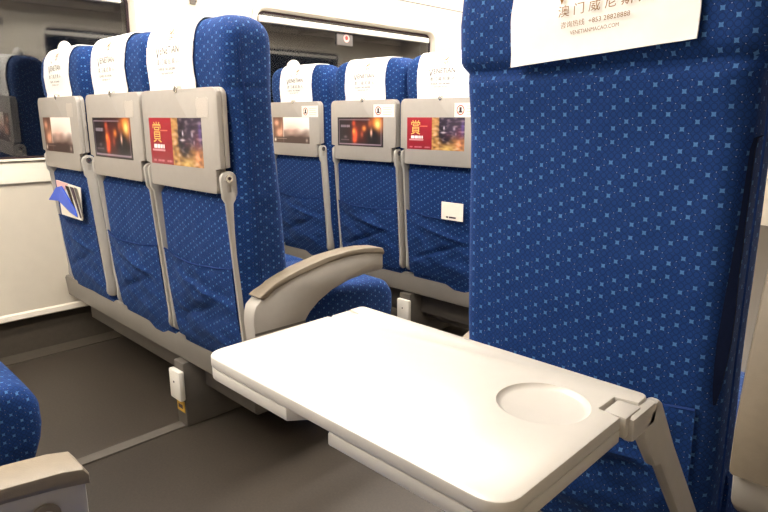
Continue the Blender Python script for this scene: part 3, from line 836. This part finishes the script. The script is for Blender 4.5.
# ------------------------------------------------------------ the carriage
XL, XR, YB, YF, ZC = -2.59, .40, -2.6, 6.0, 2.12
bm = bmesh.new(); box(bm, XL-.1, XR+.1, YB, YF, -.06, 0); struct('floor', bm, M['floor'])
bm = bmesh.new(); box(bm, XL-.1, XR+.1, YB, YF, ZC, ZC+.05); struct('ceiling', bm, M['ceil'])
bm = bmesh.new(); box(bm, XL-.1, XR+.1, YB-.05, YB, 0, ZC); struct('wall_back', bm, M['wall'])
bm = bmesh.new(); box(bm, XL-.1, XR+.1, YF, YF+.05, 0, ZC); struct('wall_front', bm, M['wall'])
WIN = [(-2.085, -.81), (-.165, 1.160), (1.762, 3.075), (3.69, 4.96)]
ZW0, ZW1 = .757, 1.424
def side(sgn, name, X, n0):
    # sgn=+1: wall on the -x side, interior towards +x
    bm = bmesh.new(); box(bm, min(X, X-sgn*.12), max(X, X-sgn*.12), YB, YF, .165, 1.583)
    me = mesh('w', bm, M['wall'], None, False)
    for a, b in WIN:
        c = bmesh.new(); prism(c, rrect(a, b, ZW0, ZW1, .055, 8), 'x', X-.2, X+.2)
        me = boolean(me, c, name, None)
    o = ob(name, me); o['kind'] = 'structure'
    bm = bmesh.new(); box(bm, min(X-sgn*.12, X-sgn*.02), max(X-sgn*.12, X-sgn*.02), YB, YF, 0, .164)
    struct('baseboard_'+name.split('_')[1], bm, M['kick'])
    # sill band, panel foot moulding, joint line
    bm = bmesh.new(); pts = [(X-sgn*.005, .676), (X+sgn*.010, .676), (X+sgn*.010, .690), (X+sgn*.004, .756), (X-sgn*.005, .757)]
    prism(bm, pts, 'y', YB, YF)
    struct('trim_%d' % n0, bm, M['sill'])
    bm = bmesh.new(); pts = [(X-sgn*.02, .148), (X+sgn*.009, .148), (X+sgn*.012, .152), (X+sgn*.009, .170), (X-sgn*.001, .176), (X-sgn*.02, .166)]
    prism(bm, pts, 'y', YB, YF, .0)
    struct('trim_%d' % (n0+1), bm, M['frame'])
    # upper panel: slopes in to the rack, then up to the ceiling
    bm = bmesh.new(); box(bm, min(X-sgn*.12, X), max(X-sgn*.12, X), YB, YF, 1.588, ZC)
    struct('trim_%d' % (n0+2), bm, M['ceil'])
    bm = bmesh.new(); box(bm, min(X-sgn*.1, X-sgn*.003), max(X-sgn*.1, X-sgn*.003), YB, YF, 1.583, 1.588)
    struct('trim_%d' % (n0+3), bm, M['gasket'])
    # pale floor edge strip
    bm = bmesh.new(); box(bm, min(X-sgn*.02, X+sgn*.075), max(X-sgn*.02, X+sgn*.075), YB, YF, 0, .004)
    struct('trim_%d' % (n0+4), bm, M['kick'])
    for i, (a, b) in enumerate(WIN):
        nm = 'window_%d' % (i+1+(len(WIN) if sgn < 0 else 0))
        bm = bmesh.new(); ou = rrect(a-.028, b+.028, ZW0-.0, ZW1+.034, .075, 8); inn = rrect(a, b, ZW0, ZW1, .055, 8); inn2 = rrect(a+.008, b-.008, ZW0+.006, ZW1-.004, .05, 8)
        n = len(ou); rings = []
        for P, xx in ((ou, X+sgn*.001), (ou, X+sgn*.008), (rrect(a-.018, b+.018, ZW0, ZW1+.024, .068, 8), X+sgn*.012), (rrect(a-.006, b+.006, ZW0, ZW1+.008, .06, 8), X+sgn*.009), (inn, X-sgn*.002), (inn2, X-sgn*.02), (inn2, X-sgn*.06)):
            rings.append([bm.verts.new((xx, p[0], p[1])) for p in P])
        for A, B in zip(rings[:-1], rings[1:]):
            for k in range(n): bm.faces.new((A[k], A[(k+1) % n], B[(k+1) % n], B[k]))
        bmesh.ops.recalc_face_normals(bm, faces=bm.faces)
        w = struct(nm, bm, M['frame'], smooth=True)
        bm = bmesh.new(); box(bm, min(X-sgn*.046, X-sgn*.052), max(X-sgn*.046, X-sgn*.052), a+.004, b-.004, ZW0+.004, ZW1-.002)
        for v in bm.verts: v.co.x += sgn*.0235*(v.co.z-ZW0)/(ZW1-ZW0)      # panes lean in slightly with the car body
        ob('window_glass', mesh('window_glass', bm, M['glass' if sgn > 0 else 'glass_plain'], None, False), w)
        # dark gasket around the pane
        bm = bmesh.new(); o1 = rrect(a+.006, b-.006, ZW0+.005, ZW1-.003, .05, 8); i1 = rrect(a+.020, b-.020, ZW0+.014, ZW1-.014, .045, 8); n = len(o1)
        A = [bm.verts.new((X-sgn*(.045-.0235*(p[1]-ZW0)/(ZW1-ZW0)), p[0], p[1])) for p in o1]; B = [bm.verts.new((X-sgn*(.040-.0235*(p[1]-ZW0)/(ZW1-ZW0)), p[0], p[1])) for p in i1]; C_ = [bm.verts.new((X-sgn*(.0455-.0235*(p[1]-ZW0)/(ZW1-ZW0)), p[0], p[1])) for p in i1]
        for P, Q in ((A, B), (B, C_)):
            for k in range(n): bm.faces.new((P[k], P[(k+1) % n], Q[(k+1) % n], Q[k]))
        bmesh.ops.recalc_face_normals(bm, faces=bm.faces)
        ob('gasket', mesh('gasket', bm, M['gasket'], None, False), w)
        bm = bmesh.new(); box(bm, min(X+sgn*.002, X-sgn*.018), max(X+sgn*.002, X-sgn*.018), a+.012, b-.045, 1.366, 1.396, .005)
        ob('blind_bar', mesh('blind_bar', bm, M['white_plastic'], None), w, label='white bar of the rolled-up blind')
    # luggage rack
    r = bpy.data.objects.new('luggage_rack', None); COL.objects.link(r); r.location = (X+sgn*.2, 1.7, 1.70)
    tag(r, 'long overhead luggage rack on the %s side, seen only mirrored in the windows' % ('window' if sgn > 0 else 'opposite'), 'luggage rack')
    rz = 0 if sgn > 0 else -.23
    bm = bmesh.new(); w0, w1 = X+sgn*.0, X+sgn*.40
    box(bm, min(w0, w1), max(w0, w1), YB+.01, YF-.01, 1.87+rz, 1.895+rz, .006)
    ob('shelf', mesh('shelf', bm, M['rack'], r.location), r)
    bm = bmesh.new(); box(bm, min(w1, w1+sgn*.025), max(w1, w1+sgn*.025), YB+.01, YF-.01, 1.865+rz, 1.92+rz, .008)
    ob('front_rail', mesh('front_rail', bm, M['steel'], r.location), r)
    for k in range(8):
        y = YB+.6+k*1.0
        if y > YF-.4: break
        bm = bmesh.new(); prism(bm, rrect(min(X+sgn*.17, X+sgn*.25), max(X+sgn*.17, X+sgn*.25), y-.14, y+.14, .02), 'z', 1.864+rz, 1.87+rz)
        ob('reading_light_panel', mesh('reading_light_panel', bm, M['grey_sign'], r.location), r)
        bm = bmesh.new(); box(bm, min(X, X+sgn*.38), max(X, X+sgn*.38), y+.34, y+.37, 1.83+rz, 1.869+rz, .006)
        ob('bracket', mesh('bracket', bm, M['rack'], r.location), r)
side(1, 'wall_left', XL, 1)
side(-1, 'wall_right', XR, 6)
bm = bmesh.new(); box(bm, -1.645, -1.606, YB, YF, 0, .005, .001); struct('trim_11', bm, M['under'])

# coat hooks on the pillars
def hook(y, label, X=XL, s=1):
    r = bpy.data.objects.new('coat_hook', None); COL.objects.link(r); o = Vector((X, y, 1.43)); r.location = o
    tag(r, label, 'coat hook', 'coat hooks on the pillars')
    bm = bmesh.new(); box(bm, min(X, X+s*.006), max(X, X+s*.006), y-.014, y+.014, 1.40, 1.46, .002); ob('plate', mesh('plate', bm, M['rail'], o), r)
    bm = bmesh.new(); tube(bm, [(X+s*.006, y, 1.445), (X+s*.03, y, 1.43), (X+s*.034, y, 1.415), (X+s*.03, y, 1.405)], .005); ob('peg', mesh('peg', bm, M['rail'], o), r)
hook(1.43, 'grey coat hook on the pillar between the two windows')
hook(1.46, 'coat hook on the opposite pillar, mirrored in the left window', XR, -1)
hook(-.48, 'coat hook on the opposite rear pillar, mirrored in the left window', XR, -1)
# round red sign on the window
r = bpy.data.objects.new('window_sign', None); COL.objects.link(r); o = Vector((XL-.030, 2.33, 1.32)); r.location = o
tag(r, 'small grey sign with a red round mark hanging at the top of the farther window', 'sign')
bm = bmesh.new(); box(bm, XL-.026, XL-.018, 2.285, 2.40, 1.300, 1.361, .002); ob('plate', mesh('plate', bm, M['grey_sign'], o), r)
bm = bmesh.new(); disc(bm, (2.352, 1.338), .021, 'x', (XL-.018, XL-.0165), 28); disc(bm, (2.352, 1.340), .011, 'x', (XL-.0165, XL-.0155), 20, 1)
ob('red_mark', mesh('red_mark', bm, [M['pink'], M['red']], o, False), r, label='pink ring with red centre')

# ceiling lamps: two continuous rows of diffusers
for x in (-1.68, -.98):
    y = YB+.15
    while y < YF-.9:
        r = bpy.data.objects.new('ceiling_light', None); COL.objects.link(r); r.location = (x, y+.45, ZC)
        tag(r, 'long warm white ceiling light above the seats, out of the frame', 'ceiling light', 'ceiling lights in two rows')
        bm = bmesh.new(); box(bm, x-.09, x+.09, y, y+.92, ZC-.012, ZC, .003); ob('housing', mesh('housing', bm, M['frame'], r.location), r)
        bm = bmesh.new(); box(bm, x-.075, x+.075, y+.01, y+.91, ZC-.02, ZC-.0125); ob('diffuser', mesh('diffuser', bm, M['lamp'], r.location), r)
        y += .95

# ------------------------------------------------------------ world, camera, view
w = bpy.data.worlds.new('night'); S.world = w; w.use_nodes = True
w.node_tree.nodes['Background'].inputs[0].default_value = (.012, .014, .02, 1); w.node_tree.nodes['Background'].inputs[1].default_value = 1
cd = bpy.data.cameras.new('camera'); cam = bpy.data.objects.new('camera', cd); COL.objects.link(cam)
yaw, pit, rol = .7781, .2264, .0003
F = Vector((-math.sin(yaw)*math.cos(pit), math.cos(yaw)*math.cos(pit), -math.sin(pit)))
Rr = Vector((math.cos(yaw), math.sin(yaw), 0)); U = Rr.cross(F)
Mx = Matrix((Rr, U, -F)).transposed().to_4x4(); Mx.translation = (0, 0, .9196)
cam.matrix_world = Mx
cd.sensor_fit = 'HORIZONTAL'; cd.sensor_width = 36; cd.lens = 604.86/768*36; cd.clip_start = .02
S.camera = cam
S.view_settings.view_transform = 'Standard'; S.view_settings.look = 'None'; S.view_settings.gamma = 1
S.view_settings.use_curve_mapping = False; S.view_settings.exposure = 0.0
